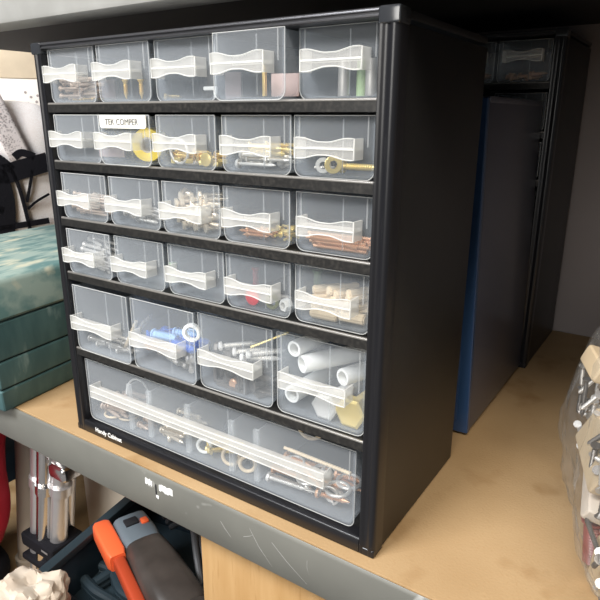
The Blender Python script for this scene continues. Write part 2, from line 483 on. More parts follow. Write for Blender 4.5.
def tubem(R, ri, L, mt):
    k = ('tube', R, ri, L, mt)
    if k in HW: return HW[k]
    HW[k] = MB().lathe([(-L/2, ri), (-L/2, R*.97), (-L/2+.0004, R), (L/2-.0004, R), (L/2, R*.97), (L/2, ri)], 24, 'X', close=True).mesh('tube', M[mt], 30); return HW[k]
def dowel(L, r, mt='wood'):
    k = ('dowel', L, r, mt)
    if k in HW: return HW[k]
    b = MB(); n = 20
    poly = lambda q: [(q*(1 if i % 2 else .9)*math.cos(2*PI*i/n), q*(1 if i % 2 else .9)*math.sin(2*PI*i/n)) for i in range(n)]
    b.prism(poly(r), 'X', -L/2+.0008, L/2-.0008); b.prism(poly(r*.8), 'X', -L/2, -L/2+.0008); b.prism(poly(r*.8), 'X', L/2-.0008, L/2)
    HW[k] = b.mesh('dowel', M[mt], 20); return HW[k]
def plug(L, r, mt):
    k = ('plug', L, r, mt)
    if k in HW: return HW[k]
    pr = [(-L/2, r*1.25), (-L/2+.0012, r*1.25), (-L/2+.0012, r)]
    a = -L/2+.003
    while a < L/2-.003: pr += [(a, r*.8), (a+.0012, r)]; a += .002
    pr += [(L/2, r*.55)]
    m = MB().lathe(pr, 10, 'X'); m.box(L*.02, L/2, r*.6, r*1.25, -.0004, .0004)
    HW[k] = m.mesh('plug', M[mt], 30); return HW[k]
def hairpin(L, r, mt):
    k = ('pin', L, r, mt)
    if k in HW: return HW[k]
    P = [(L/2, .0055, 0), (0, .003, 0), (-L/2+.002, .0012, 0), (-L/2, 0, 0), (-L/2+.002, -.0012, 0), (0, -.003, 0), (L/2, -.0055, 0)]
    HW[k] = MB().tube(P, r, 7).mesh('pin', M[mt]); return HW[k]
def hook(R, r, mt):
    k = ('hook', R, r, mt)
    if k in HW: return HW[k]
    P = [(-R*2.6, 0, 0), (-R*1.0, 0, 0)]+[(-R*math.cos(a), R*math.sin(a), 0) for a in [i*PI/8 for i in range(1, 12)]]
    HW[k] = MB().tube(P, r, 8).lathe([(-R*1.2, r*2), (-R*1.1, r*2.4), (-R*1.0, r)], 10, 'X').mesh('hook', M[mt]); return HW[k]
def bracket(L, w, t, mt):
    k = ('bracket', L, w, t, mt)
    if k in HW: return HW[k]
    HW[k] = MB().box(-L/2, L/2, -w/2, w/2, -t/2, t/2, t*.2).box(-L/2, -L/2+t, -w/2, w/2, -t/2, L*.45, t*.2).lathe([(t*.5, .0001), (t*.5, w*.2), (t*.8, w*.22)], 10, 'Z', (L*.25, 0, 0)).mesh('bracket', M[mt], 30); return HW[k]
def put(name, me, loc, rot, label, cat, group=None):
    o = link(name, me); o.location = loc; o.rotation_euler = rot
    return tag(o, label, cat, group)

class Floor:
    """height field of one drawer, so that loose hardware lies on the drawer floor or on what lies below it"""
    def __init__(s, key, ymax=.05, x0=None, x1=None):
        x, y, z, w, h, t = DRAWERS[key]
        ymax *= .58
        s.x, s.y, s.z = x+.0034 if x0 is None else x0, y+.0016, z+.0018
        s.w = w-.0068 if x1 is None else x1-s.x
        s.ym = ymax; s.c = .0007
        s.nx = int(s.w/s.c)+1; s.ny = int(ymax/s.c)+1
        s.hf = np.zeros((s.nx, s.ny))
        s.X, s.Y = np.meshgrid(np.arange(s.nx)*s.c, np.arange(s.ny)*s.c, indexing='ij')
    def foot(s, px, py, yaw, L, r):
        dx, dy = s.X-px, s.Y-py
        u = dx*math.cos(yaw)+dy*math.sin(yaw); v = -dx*math.sin(yaw)+dy*math.cos(yaw)
        return (np.abs(u) <= L/2+.0006) & (np.abs(v) <= r+.0006)
    def lay(s, L, r, tries=40, yaws=(-.6, .6), yr=None, xr=None, half=None, spot=None):
        half = half or r; best = None
        for _ in range(tries):
            if spot: px, py, yaw = spot
            else:
                yaw = random.uniform(*yaws)
                ex = abs(math.cos(yaw))*L/2+abs(math.sin(yaw))*r+.0008; ey = abs(math.sin(yaw))*L/2+abs(math.cos(yaw))*r+.0008
                x0, x1 = (xr if xr else (0, s.w)); y0, y1 = (yr if yr else (0, s.ym))
                lo, hi = max(ex, x0), min(s.w-ex, x1)
                if hi < lo: lo = hi = s.w/2
                lo2, hi2 = max(ey, y0), min(s.ym-ey, y1)
                if hi2 < lo2: lo2 = hi2 = max(ey, min(s.ym-ey, (y0+y1)/2))
                px, py = random.uniform(lo, hi), random.uniform(lo2, hi2)
            m = s.foot(px, py, yaw, L, r)
            z = (.35*s.hf[m].max()+.65*s.hf[m].mean()) if m.any() else 0
            if best is None or z < best[0]: best = (z, px, py, yaw, m)
        z, px, py, yaw, m = best
        s.hf[m] = z+1.05*half
        return (s.x+px, s.y+py, s.z+z+half), yaw

def where(k):
    if k[0] == 5: return 'bottom wide drawer'
    n = 4 if k[0] == 4 else 5
    return f"{ROW[k[0]].replace(' row','-row')} drawer {(ORD4 if n==4 else ORD)[k[1]]}"

def scatter(key, n, name, maker, L, r, label, cat, ymax=.045, half=None, **kw):
    F = kw.pop('F', None) or Floor(key, ymax)
    for i in range(n):
        loc, yaw = F.lay(L, r, half=half, **kw)
        rx = 0 if name in ('ring', 'washer', 'nut', 'hook', 'brass_pin', 'hairpin', 'bracket') else random.uniform(0, 6)
        me = maker() if callable(maker) else maker
        put(name, me, loc, (rx, 0, yaw+(PI if random.random() < .5 and not kw.get('spot') else 0)) if rx == 0 else Euler((rx, 0, 0)).to_matrix().to_euler() if False else (rx, 0, yaw), f'{label} in the {where(key)}', cat, f'{label}s in the {where(key)}' if n > 1 else None)
    return F
def single(key, name, me, fx, y, zc, rot, label, cat):
    x, y0, z, w, h, t = DRAWERS[key]
    return put(name, me, (x+fx*w, y0+y, z+zc), rot, f'{label} in the {where(key)}', cat)
FL = .0019  # inner floor height above the drawer origin

# --- top row
scatter((0, 0), 2, 'hairpin', hairpin(.026, .0007, 'brass'), .027, .0062, 'thin brass hairpin', 'pin', half=.0009, yaws=(1.2, 1.9), ymax=.04, xr=(.02, .05))
single((0, 0), 'card_packet', MB().box(-.014, .014, -.0015, .0015, -.008, .008, .0006).mesh('p', M['pink']), .42, .030, FL+.0081, (0, 0, .2), 'small pinkish card packet standing', 'packet')
scatter((0, 0), 24, 'nail', screw(.024, .0010, .0022, 'brown', 'csk', False), .024, .0022, 'short brown nail', 'nail', yaws=(-.5, .5), ymax=.028)
for fx, y in ((.40, .006), (.66, .008)):
    single((0, 1), 'brass_peg', screw(.013, .0016, .0024, 'brass', 'csk'), fx, y, FL+.0068, (0, PI/2, 0), 'brass peg standing upright '+('on the left' if fx < .5 else 'on the right'), 'peg')
single((0, 1), 'brass_peg', screw(.014, .0013, .0022, 'brass', 'pan'), .82, .030, FL+.0023, (0, 0, 1.2), 'brass peg lying flat at the back', 'peg')
single((0, 2), 'plastic_clip', MB().box(-.005, .005, -.001, .001, -.0012, .0012, .0005).box(.003, .0055, -.001, .001, -.006, .0012, .0005).mesh('p', M['whitepl']), .74, .010, FL+.0062, (0, 0, .1), 'small white plastic clip', 'clip')
single((0, 2), 'brown_packet', MB().box(-.007, .007, -.001, .001, -.0085, .0085, .0005).mesh('p', M['pink']), .80, .030, FL+.0087, (0, 0, 0), 'narrow brown packet standing', 'packet')
single((0, 3), 'brass_strip', MB().box(-.0009, .0009, -.0012, .0012, -.0085, .0085, .0003).mesh('p', M['brass']), .66, .005, FL+.0087, (0, 0, 0), 'thin upright brass strip', 'strip')
single((0, 3), 'card_packet', MB().box(-.009, .009, -.0012, .0012, -.0065, .0065, .0005).mesh('p', M['pink']), .80, .016, FL+.0067, (0, 0, .2), 'pinkish packet standing beside a brass strip', 'packet')
for i, (fx, nm) in enumerate(((.36, 'left'), (.53, 'centre'), (.70, 'right'))):
    single((0, 4), 'metal_tube', tubem(.0035, .0026, .020, ['dull', 'greenpl', 'dull'][i]), fx, .018+.006*(i % 2), FL+.0102, (0, PI/2, 0), ['grey metal tube standing at left', 'greenish tube standing at centre', 'grey metal tube standing at right'][i], 'tube')
# --- second row
single((1, 0), 'card_packet', MB().box(-.013, .013, -.0012, .0012, -.0085, .0085, .0005).mesh('p', M['pink']), .55, .030, FL+.0088, (0, 0, .15), 'pinkish card standing', 'packet')
tp = thing('tape_roll', 'yellow tape roll in the second-row drawer second from the left', 'tape', (DRAWERS[(1, 1)][0]+.034, DRAWERS[(1, 1)][1]+.018, DRAWERS[(1, 1)][2]+FL+.0121))
tp.rotation_euler = (PI/2, 0, .45)
link('tape', washer(.0120, .0055, .016, 'yellow', 32), tp); link('core', washer(.0055, .0046, .0155, 'cream', 32), tp)['label'] = 'card core'
F = Floor((1, 2), .045)
scatter((1, 2), 1, 'ring', ring(.0085, .0015, 'dull'), .02, .010, 'grey steel ring', 'ring', F=F, half=.0016, spot=(.0185, .0135, 0))
DR = DRAWERS[(1, 2)]
put('ring', ring(.0080, .0011, 'silver'), (DR[0]+.0165, DR[1]+.0042, DR[2]+FL+.0092), (PI/2+.06, 0, 0), 'bright steel ring standing against the front in the second-row middle drawer', 'ring')
put('brass_button', MB().lathe([(-.002, .003), (-.0015, .0046), (.0012, .0046), (.002, .003)], 18, 'Y').mesh('k', M['gold']), (DR[0]+.0405, DR[1]+.0052, DR[2]+FL+.0048), (0, 0, 0), 'round brass button at the front in the second-row middle drawer', 'button')
scatter((1, 2), 10, 'nut', washer(.0038, .002, .003, 'gold', 6), .0076, .0038, 'brass hex nut', 'nut', F=F, half=.0016, xr=(.004, .046))
scatter((1, 2), 8, 'screw', screw(.016, .0015, .003, 'brass'), .016, .003, 'short brass screw', 'screw', F=F)
F = Floor((1, 3), .046)
scatter((1, 3), 1, 'screw', screw(.030, .0012, .0031, 'silver', 'pan', False), .03, .0032, 'long silver pan-head screw at the front', 'screw', F=F, spot=(.0185, .0045, .06))
scatter((1, 3), 12, 'screw', screw(.018, .0014, .0030, 'silver'), .018, .0030, 'small silver screw', 'screw', F=F, yaws=(-1.2, 1.2), yr=(.0, .024))
scatter((1, 3), 9, 'screw', screw(.021, .0014, .0028, 'gold', 'csk'), .021, .0028, 'small brass screw', 'screw', F=F, yaws=(-.7, .7), xr=(.018, .046), yr=(0, .024))
F = Floor((1, 4), .046)
scatter((1, 4), 1, 'bolt', screw(.028, .0019, .0042, 'gold', 'pan'), .028, .0042, 'thick brass bolt', 'bolt', F=F, spot=(.0335, .012, .02))
DR = DRAWERS[(1, 4)]
put('washer', washer(.0052, .0024, .0014, 'gold'), (DR[0]+.0235, DR[1]+.0055, DR[2]+FL+.0054), (PI/2, 0, .75), 'brass washer standing on edge in the second-row drawer rightmost', 'washer')
put('washer', washer(.0046, .0022, .0022, 'silver'), (DR[0]+.0175, DR[1]+.0042, DR[2]+FL+.0048), (PI/2, 0, .45), 'bright silver washer standing on edge in the second-row drawer rightmost', 'washer')
put('hook', hook(.0035, .0008, 'silver'), (DR[0]+.012, DR[1]+.02, DR[2]+FL+.0022), (0, 0, .4), 'small silver hook in the second-row drawer rightmost', 'hook')
# --- third row
scatter((2, 0), 26, 'nail', screw(.030, .0009, .0020, 'brown', 'csk', False), .030, .0020, 'thin brown nail', 'nail', yaws=(-.35, .15), ymax=.03)
F = scatter((2, 1), 1, 'screw', screw(.028, .0013, .0028, 'silver'), .028, .0028, 'long silver screw', 'screw', spot=(.028, .006, -.18))
scatter((2, 1), 20, 'screw', screw(.016, .0013, .0026, 'dull'), .016, .0026, 'short dull grey screw', 'screw', F=F)
scatter((2, 2), 26, 'bolt', bolt(.017, .0017, .0034, 'warm'), .017, .0034, 'small silver hex bolt', 'bolt', yaws=(-1.1, 1.1), ymax=.026)
F = Floor((2, 3), .046)
scatter((2, 3), 11, 'brass_pin', screw(.017, .0011, .0021, 'copper', 'csk'), .017, .0021, 'thin copper-coloured pin', 'pin', F=F, xr=(.0, .026), yaws=(-.3, .3))
scatter((2, 3), 7, 'hook', hook(.0036, .0009, 'gold'), .014, .0036, 'small gold cup hook', 'hook', F=F, half=.0022, xr=(.030, .046), yr=(.002, .022), yaws=(-2, 2))
scatter((2, 4), 14, 'threaded_rod', screw(.036, .0013, .0013, 'copper', 'none', True, False), .036, .0014, 'long copper threaded rod', 'rod', yaws=(-.2, .2), ymax=.020)
scatter((2, 4), 4, 'nail', screw(.036, .0008, .0016, 'silver', 'csk', False), .036, .0016, 'thin silver nail', 'nail', yaws=(-.1, .1), ymax=.04, yr=(.031, .039), F=None)
# --- fourth row
scatter((3, 0), 24, 'nail', screw(.034, .0013, .0024, 'dull', 'csk', False), .034, .0024, 'long grey nail', 'nail', yaws=(-.55, -.1), ymax=.035)
single((3, 1), 'wall_plug', plug(.016, .0028, 'greenpl'), .84, .018, FL+.0082, (0, PI/2, 0), 'small green wall plug standing', 'wall plug')
single((3, 2), 'wall_plug', plug(.015, .0024, 'redpl'), .90, .042, FL+.0076, (0, PI/2, 0), 'small red wall plug standing', 'wall plug')
single((3, 3), 'red_disc', MB().lathe([(-.001, .0052), (-.0008, .0056), (.0008, .0056), (.001, .0052)], 28, 'Y').mesh('k', M['redpl']), .345, .0052, FL+.0058, (0, 0, 0), 'flat red disc leaning at the front', 'disc')
single((3, 3), 'ring', washer(.0052, .0030, .003, 'olive'), .66, .0055, FL+.0054, (PI/2, 0, .1), 'olive green plastic ring standing', 'ring')
single((3, 3), 'nut', washer(.0044, .0026, .0055, 'whitepl', 6), .845, .0072, FL+.0044, (PI/2, 0, -.3), 'white plastic hex nut', 'nut')
single((3, 3), 'wall_plug', plug(.020, .0032, 'greenpl'), .86, .045, FL+.0102, (0, PI/2, 0), 'pale green wall plug standing at the back', 'wall plug')
single((3, 3), 'screw', screw(.020, .0016, .003, 'dull'), .5, .024, FL+.0032, (0, 0, .2), 'grey screw lying behind a red disc', 'screw')
F = Floor((3, 4), .046)
for spot in ((.0150, .0045, .03), (.0348, .0050, .02)):
    scatter((3, 4), 1, 'dowel', dowel(.0195 if spot[0] < .02 else .0180, .0034), .02, .0036, 'ribbed wooden dowel lying front ' + ('left' if spot[0] < .02 else 'right'), 'dowel', F=F, spot=spot)
scatter((3, 4), 20, 'dowel', dowel(.022, .0031), .022, .0031, 'ribbed wooden dowel piled behind the front two', 'dowel', F=F, yaws=(.2, 1.1), yr=(.012, .046))
# --- fifth row
for i, (fx, dx, col) in enumerate(((.80, .55, 'wood'), (.72, .7, 'dull'), (.60, .75, 'dull'))):
    L = .036
    x, y0, z, w, h, t = DRAWERS[(4, 0)]
    put('rod', screw(L, .0017, .0017, col, 'none', False, False), (x+fx*w, y0+.012+.012*i, z+FL+math.cos(dx)*L/2+.0012), (0, PI/2+dx, 0),
        ['pale wooden rod', 'grey steel rod next to the pale one', 'grey steel rod farthest left'][i]+' leaning in the leftmost fifth-row drawer', 'rod')
scatter((4, 0), 12, 'screw', screw(.022, .0016, .003, 'dull'), .022, .003, 'grey screw lying flat', 'screw', ymax=.035)
F = Floor((4, 1), .052)
scatter((4, 1), 9, 'bolt', bolt(.034, .0024, .0044, 'dull'), .034, .0044, 'long grey bolt', 'bolt', F=F, yaws=(-.9, -.3), xr=(.020, .06))
scatter((4, 1), 8, 'screw', screw(.026, .0017, .0032, 'copper'), .026, .0032, 'copper-coloured screw', 'screw', F=F, yaws=(-.3, .2), xr=(0, .04), yr=(0, .03))
scatter((4, 1), 5, 'wall_plug', plug(.026, .0036, 'bluepl'), .026, .0045, 'blue wall plug', 'wall plug', F=F, yaws=(-1, 1), half=.0045)
scatter((4, 1), 2, 'wall_plug', plug(.022, .0036, 'bluelt'), .022, .0045, 'pale blue wall plug', 'wall plug', F=F, yaws=(-1, 1), half=.0045, xr=(.022, .06), yr=(.0, .03))
DR = DRAWERS[(4, 1)]
put('ring', washer(.0072, .0048, .004, 'whitepl'), (DR[0]+.0600, DR[1]+.0052, DR[2]+.0400), (PI/2, 0, .35), 'white plastic ring at upper right in the fifth-row drawer second from the left', 'ring')
F = Floor((4, 2), .040)
scatter((4, 2), 6, 'bracket', bracket(.030, .012, .0024, 'darkm'), .030, .0062, 'dark steel angle bracket', 'bracket', F=F, half=.0012, xr=(.018, .06), yaws=(-.6, .6), yr=(0, .026))
scatter((4, 2), 14, 'bolt', bolt(.032, .0024, .0046, 'darkm'), .032, .0046, 'dark steel bolt', 'bolt', F=F, yaws=(.2, 1.3), xr=(.018, .06))
scatter((4, 2), 4, 'screw', screw(.030, .0020, .0036, 'silver'), .030, .0036, 'bright steel screw', 'screw', F=F, yaws=(.2, .9), xr=(.02, .06))
single((4, 2), 'copper_button', MB().lathe([(-.003, .003), (-.002, .004), (.002, .004), (.003, .003)], 16, 'Y').mesh('k', M['copper']), .40, .0075, FL+.0042, (0, 0, 0), 'small copper-coloured button', 'button')
single((4, 2), 'rod', screw(.030, .0011, .0011, 'gold', 'none', False, False), .70, .024, FL+.0372, (0, -.42, .5), 'slim gold rod on the dark brackets', 'rod')
K = (4, 3)
single(K, 'hex_bolt', bolt(.046, .0056, .0100, 'silver'), .53, .0258, FL+.0090, (0, 0, PI/2), 'large grey hex bolt, head to the front,', 'bolt')
single(K, 'hex_bolt', bolt(.046, .0060, .0112, 'gold'), .815, .0258, FL+.0100, (0, 0, PI/2), 'large brass hex bolt, head to the front,', 'bolt')
single(K, 'plastic_tube', tubem(.0062, .0046, .05, 'whitepl'), .40, .030, FL+.0330, (.1, 0, PI/2-.5), 'white plastic tube lying above the bolts', 'tube')
single(K, 'plastic_tube', tubem(.0060, .0042, .05, 'whitepl'), .745, .040, FL+.0270, (.1, 0, PI/2-.35), 'white plastic tube lying at the right', 'tube')
single(K, 'plastic_tube', tubem(.0062, .0044, .05, 'whitepl'), .15, .0295, FL+.0105, (.1, 0, PI/2-.05), 'white plastic tube at the lower left', 'tube')
single(K, 'plastic_tube', tubem(.0056, .0038, .05, 'whitepl'), .17, .032, FL+.0430, (.1, 0, PI/2-.1), 'white plastic tube at the upper left', 'tube')
# --- bottom drawer, compartment by compartment
x, y0, z, w, h, t = DRAWERS[(5, 0)]
K = (5, 0)
def comp(a, b): return Floor(K, .07, x+a+.003, x+b-.003)
F = comp(0.002, .048)
scatter(K, 3, 'ring', ring(.0090, .0010, 'wood'), .02, .0100, 'pale wooden curtain ring in the left compartment', 'ring', F=F, half=.0012)
put('ring', ring(.0150, .0009, 'whitepl'), (x+.0300, y0+.030, z+FL+.0163), (PI/2-.15, 0, 0), 'large white ring standing in the left compartment of the bottom wide drawer', 'ring')
scatter(K, 16, 'screw', screw(.026, .0018, .0034, 'brown'), .026, .0034, 'brown screw in the left compartment', 'screw', F=F, yaws=(-.8, .8))
F = comp(.051, .073)
scatter(K, 7, 'screw', screw(.015, .0016, .0030, 'brown'), .015, .003, 'short brown screw in the narrow compartment', 'screw', F=F, yaws=(-1.6, 1.6))
F = comp(.076, .117)
scatter(K, 18, 'screw', screw(.026, .0017, .0032, 'warm'), .026, .0032, 'steel screw in the centre-left compartment', 'screw', F=F, yaws=(-1, 1))
F = comp(.120, .163)
for i, (fx, yy, R) in enumerate(((.126, .0075, .0056), (.1555, .0060, .0068))):
    put('ring', ring(R, .0014, 'wood' if i else 'whitepl'), (x+fx+.004, y0+yy+.003, z+FL+R+.0016), (PI/2-.1, 0, .4), ['cream ring standing beside a divider', 'pale wooden ring standing at the front'][i]+' in the middle of the bottom wide drawer', 'ring')
scatter(K, 6, 'screw', screw(.028, .0016, .0032, 'gold'), .028, .0032, 'long brass screw in the centre compartment', 'screw', F=F, yaws=(.1, .9), yr=(.014, .06))
F = comp(.166, .187)
put('ring', ring(.0060, .0014, 'wood'), (x+.1760, y0+.0090, z+FL+.0076), (PI/2-.1, 0, .5), 'pale ring standing in the narrow right compartment of the bottom wide drawer', 'ring')
scatter(K, 3, 'bolt', bolt(.016, .002, .004, 'dull'), .016, .004, 'short grey bolt in the narrow right compartment', 'bolt', F=F, yaws=(-1.6, 1.6), yr=(.02, .06))
F = comp(.190, .270)
scatter(K, 9, 'screw', screw(.034, .0019, .0038, 'silver'), .034, .0038, 'long silver screw in the right compartment', 'screw', F=F, yaws=(-.7, .3), yr=(0, .04))
scatter(K, 8, 'screw', screw(.026, .0019, .0036, 'copper'), .026, .0036, 'copper-coloured screw in the right compartment', 'screw', F=F, yaws=(-.9, .5))
scatter(K, 5, 'ring', ring(.0085, .0014, 'silver'), .019, .0099, 'steel ring lying in the right compartment', 'ring', F=F, half=.0016, yr=(.012, .06))
put('ring', ring(.0108, .0014, 'wood'), (x+.2120, y0+.044, z+.0385), (PI/2-.3, 0, .3), 'pale hoop standing on the pile in the right compartment of the bottom wide drawer', 'ring')
put('threaded_rod', screw(.054, .0014, .0014, 'wood', 'none', True, False), (x+.2380, y0+.0090, z+.0350), (0, .04, .02), 'pale ribbed rod lying across the right end of the bottom wide drawer', 'rod')
put('hook', hook(.0070, .0010, 'dull'), (x+.2500, y0+.0075, z+FL+.0100), (PI/2, 0, .2), 'grey wire hook at the right end of the bottom wide drawer', 'hook')

# ------------------------------------------------------------------ second cabinet, blue case
H2 = .3605
ZS2 = [.3085, .2600, .2110, .1610, .0900]
OFF2 = (.0050, .3730, 0)
cabinet('drawer_cabinet', 'black drawer cabinet at the back of the shelf in shadow against the wall', OFF2, H2, ZS2, None)
for r, (zz, hh) in enumerate(zip(ZS2, (.0405, .038, .038, .038, .058))):
    for c in ((3, 4) if r == 0 else (4,)):
        xx = OFF2[0]+XL+(XR-XL)*c/5+.001
        nm = ['top row', 'second row', 'third row', 'fourth row', 'fifth row'][r]
        drawer(DW, hh, hh*.62, .0385, .122, (xx, OFF2[1]+.004, zz+.0026), f'dim clear drawer of the rear cabinet, {"right end" if c==4 else "inner"} of its {nm}', 'clear drawers of the rear cabinet')
        if r == 0:
            DRAWERS[(9, c)] = (xx, OFF2[1]+.004, zz+.0026, DW, hh, None)
            F = Floor((9, c), .04)
            for i in range(9):
                loc, yaw = F.lay(.016, .003, yaws=(-1, 1))
                put('screw', screw(.016, .0016, .003, 'copper'), loc, (random.uniform(0, 6), 0, yaw), f'copper-coloured screw in the rear cabinet top drawer, {"right end" if c==4 else "second from the right"}', 'screw', f'screws in rear cabinet top drawer {"right" if c==4 else "inner"}')

bl = thing('metal_case', 'narrow blue painted metal case leaning slightly behind the front cabinet', 'case', (.2155, .1860, 0.0002))
bl.rotation_euler = (0, math.radians(-1.8), 0)
MB().box(0, .0900, .0060, .1840, .0015, .2880, .0012).build('body', M['caseside'], bl)
MB().box(0, .0900, 0, .0062, 0, .2885, .0016, 3).build('front_frame', M['blue'], bl)
MB().box(.008, .0800, -.0016, .0004, .012, .2760, .0008).build('door', M['blue'], bl)
MB().box(-.0004, .0904, .0064, .1844, .2845, .2895, .001).build('lid', M['caseside'], bl)

# ------------------------------------------------------------------ the rack
XA, XB = -.60, .95
YB = -.0115
def beampr(y, z0, z1):
    return [(y, z0+.002), (y, z1-.0030), (y+.0006, z1-.0008), (y+.0014, z1), (y+.0022, z1-.0006), (y+.0024, z1-.003), (y+.0020, z1-.004), (y+.0020, z0+.002), (y+.0120, z0+.0016), (y+.0120, z0), (y+.0014, z0)]
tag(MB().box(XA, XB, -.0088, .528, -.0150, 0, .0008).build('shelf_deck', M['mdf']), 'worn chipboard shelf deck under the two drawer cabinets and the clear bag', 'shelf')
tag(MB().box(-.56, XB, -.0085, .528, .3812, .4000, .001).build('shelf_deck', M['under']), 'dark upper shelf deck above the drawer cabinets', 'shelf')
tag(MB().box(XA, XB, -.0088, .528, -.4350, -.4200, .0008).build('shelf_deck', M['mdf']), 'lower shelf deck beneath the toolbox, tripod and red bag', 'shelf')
lo_beam = tag(MB().prism(beampr(YB, -.0400, -.0006), 'X', XA, XB).build('shelf_beam', M['beam']), 'scratched grey steel front beam with a slot and torn stickers', 'beam')
pr = [(YB, .3460), (YB, .3900), (YB+.001, .3945), (YB+.0025, .3960), (YB+.003, .3960), (YB+.003, .3440), (.0100, .3440), (.0100, .3422), (YB+.003, .3422), (YB+.0008, .3435)]
tag(MB().prism(pr, 'X', XA, XB).build('shelf_beam', M['beamup']), 'pale grey front beam of the upper shelf at the top of the photo', 'beam')
tag(MB().prism(beampr(YB, -.4600, -.4206), 'X', XA, XB).build('shelf_beam', M['beam']), 'grey steel front beam of the lowest shelf under the toolbox', 'beam')
for px, sx in ((-.626, 'left'), (.951, 'right')):
    for py, sy in ((-.0125, 'front'), (.495, 'rear')):
        if (sx, sy) == ('left', 'front'): continue
        tag(MB().box(px, px+.025, py, py+.030, -.50, .43, .002).build('rack_upright', M['beam']), f'grey steel rack upright at the {sx} {sy} corner of the shelves', 'upright')
# keyhole slot and the torn white stickers on the front beam
def bpart(m, n, mt, lab=None):
    o = m.move(Matrix.Translation((-.006, YB+.0212, -.0035))).build(n, M[mt], lo_beam)
    if lab: o['label'] = lab
    return o
def rag(x0, x1, z0, z1, n=9, amp=.0012):
    top = [(x0+(x1-x0)*i/n, z1+random.uniform(-amp, amp*.4)) for i in range(n+1)]
    bot = [(x0+(x1-x0)*i/n, z0+random.uniform(-amp, amp)) for i in range(n+1)][::-1]
    return top+bot
bpart(MB().prism(rag(.1085, .1165, -.0098, -.0042), 'Y', -.0216, -.0210), 'torn_sticker', 'white', 'torn white sticker left of the slot')
bpart(MB().prism(rag(.1245, .1400, -.0102, -.0045), 'Y', -.0216, -.0210), 'torn_sticker', 'white', 'torn white sticker right of the slot')
bpart(MB().box(.1196, .1214, -.0214, -.0205, -.0165, -.0065, .0004), 'slot', 'under', 'dark vertical slot')
bpart(MB().prism(rag(.1205, .1235, -.0190, -.0166, 4, .0008), 'Y', -.0216, -.0210), 'torn_sticker', 'white', 'small white fleck under the slot')
for i, (xa, za, xb, zb) in enumerate(((.218, -.006, .238, -.030), (.238, -.009, .268, -.030), (.268, -.010, .270, -.022), (.212, -.016, .222, -.010), (.190, -.012, .200, -.022))):
    dx, dz = xb-xa, zb-za; l = math.hypot(dx, dz); nx, nz = -dz/l*.00018, dx/l*.00018
    bpart(MB().prism([(xa+nx, za+nz), ((xa+xb)/2+nx+dz*.08, (za+zb)/2+nz), (xb, zb), ((xa+xb)/2-nx+dz*.08, (za+zb)/2-nz), (xa-nx, za-nz)], 'Y', -.02135, -.0211), 'scratch', 'beamup', 'pale scratch')

# ------------------------------------------------------------------ teal case
tc = thing('tool_case', 'scuffed teal plastic tool case lying flat at the left shelf end', 'tool case', (-.0795, -.024, .0), math.radians(7.5))
CL, CWd = .31, .212
def layer(z0, z1, ins0, ins1, bev):
    m = MB().box(-CWd, 0, 0, CL, z0, z1, bev, 3)
    for v in m.bm.verts:
        k = (v.co.z-z0)/(z1-z0); ins = ins0+(ins1-ins0)*k
        v.co.x += -ins if v.co.x > -CWd/2 else ins
        v.co.y += ins if v.co.y < CL/2 else -ins
    return m
layer(0, .0235, .003, 0, .003).build('base_shell', M['teal'], tc)
layer(.0250, .0520, 0, 0, .003).build('middle_shell', M['teal'], tc)
layer(.0535, .0900, 0, .001, .003).build('upper_shell', M['teal'], tc)
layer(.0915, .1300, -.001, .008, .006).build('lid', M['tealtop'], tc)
for z in (.0230, .0515, .0895):
    layer(z, z+.0026, .0025, .0025, .0004).build('seam', M['tealdark'], tc)
hd = MB(); hd.tube([(.001, .10, .045), (.012, .103, .045), (.014, .115, .045), (.014, .185, .045), (.012, .197, .045), (.001, .20, .045)], .004, 10)

# ------------------------------------------------------------------ white carton and mesh bag at the left
tag(MB().box(-1.45, -.632, -.05, .528, -.030, 0, .001).build('workbench', M['carton']), 'pale bench top at far left under the mesh bag', 'bench')
tag(MB().box(-1.42, -.66, .02, .50, -.50, -.0302, .001).build('bench_base', M['navy']), 'dark bench base at far left behind the red bag', 'bench')
ct = thing('carton', 'white cardboard carton with cream lid behind the mesh bag at far left', 'box', (-.745, .382, 0), math.radians(-30))
MB().box(-.070, -.020, -.24, .118, 0, .3480, .001).build('body', M['carton'], ct)
MB().box(-.071, -.018, -.241, .119, .3485, .4300, .002).build('lid', M['cream'], ct)['label'] = 'cream lid'
for (a, b_) in ((.0, 0), (.006, .006), (.014, .002), (.004, .014), (.012, .012), (.018, .010), (.02, .018), (.008, .022), (.016, .024)):
    MB().lathe([(-.0002, .0026), (.0004, .0026)], 10, 'X').move(Matrix.Translation((-.0198, .070+b_*1.6, .322-a*1.5))).build('printed_mark', M['greyink'], ct)

bg = thing('mesh_bag', 'white mesh bag with black straps slumped beyond the teal tool case', 'bag', (-.745, .382, 0), math.radians(-30))
KB = 1.39; ZB = -.108  # overall size; the bag sags onto the bench
def blob(c, s, sub=5, amp=.012, fr=14, sq=.75, seed=0):
    b = bmesh.new(); bmesh.ops.create_icosphere(b, subdivisions=sub, radius=1)
    for v in b.verts:
        n = v.co.normalized()
        q = Vector([math.copysign(abs(a)**sq, a) for a in n])
        p = Vector((q.x*s[0], q.y*s[1], q.z*s[2]))
        d = noise.noise((p+Vector((seed, seed*2, 1)))*fr)*amp + noise.noise((p+Vector((3, seed, 1)))*fr*2.7)*amp*.4
        v.co = p + n*d + Vector(c)
        if v.co.z < c[2]-s[2]*.97: v.co.z = c[2]-s[2]*.97
    return b
def blobmb(*a, **k):
    m = MB(); m._add(blob(*a, **k)); return m
bgb = blobmb((.024, -.012, .150), (.030, .118, .150), amp=.006, fr=13, sq=.5)
for v in bgb.bm.verts: v.co = Vector((v.co.x*KB, v.co.y*KB*.87, max(0, v.co.z*KB+ZB)))
bgb.build('bag_body', M['bagwhite'], bg, 180)
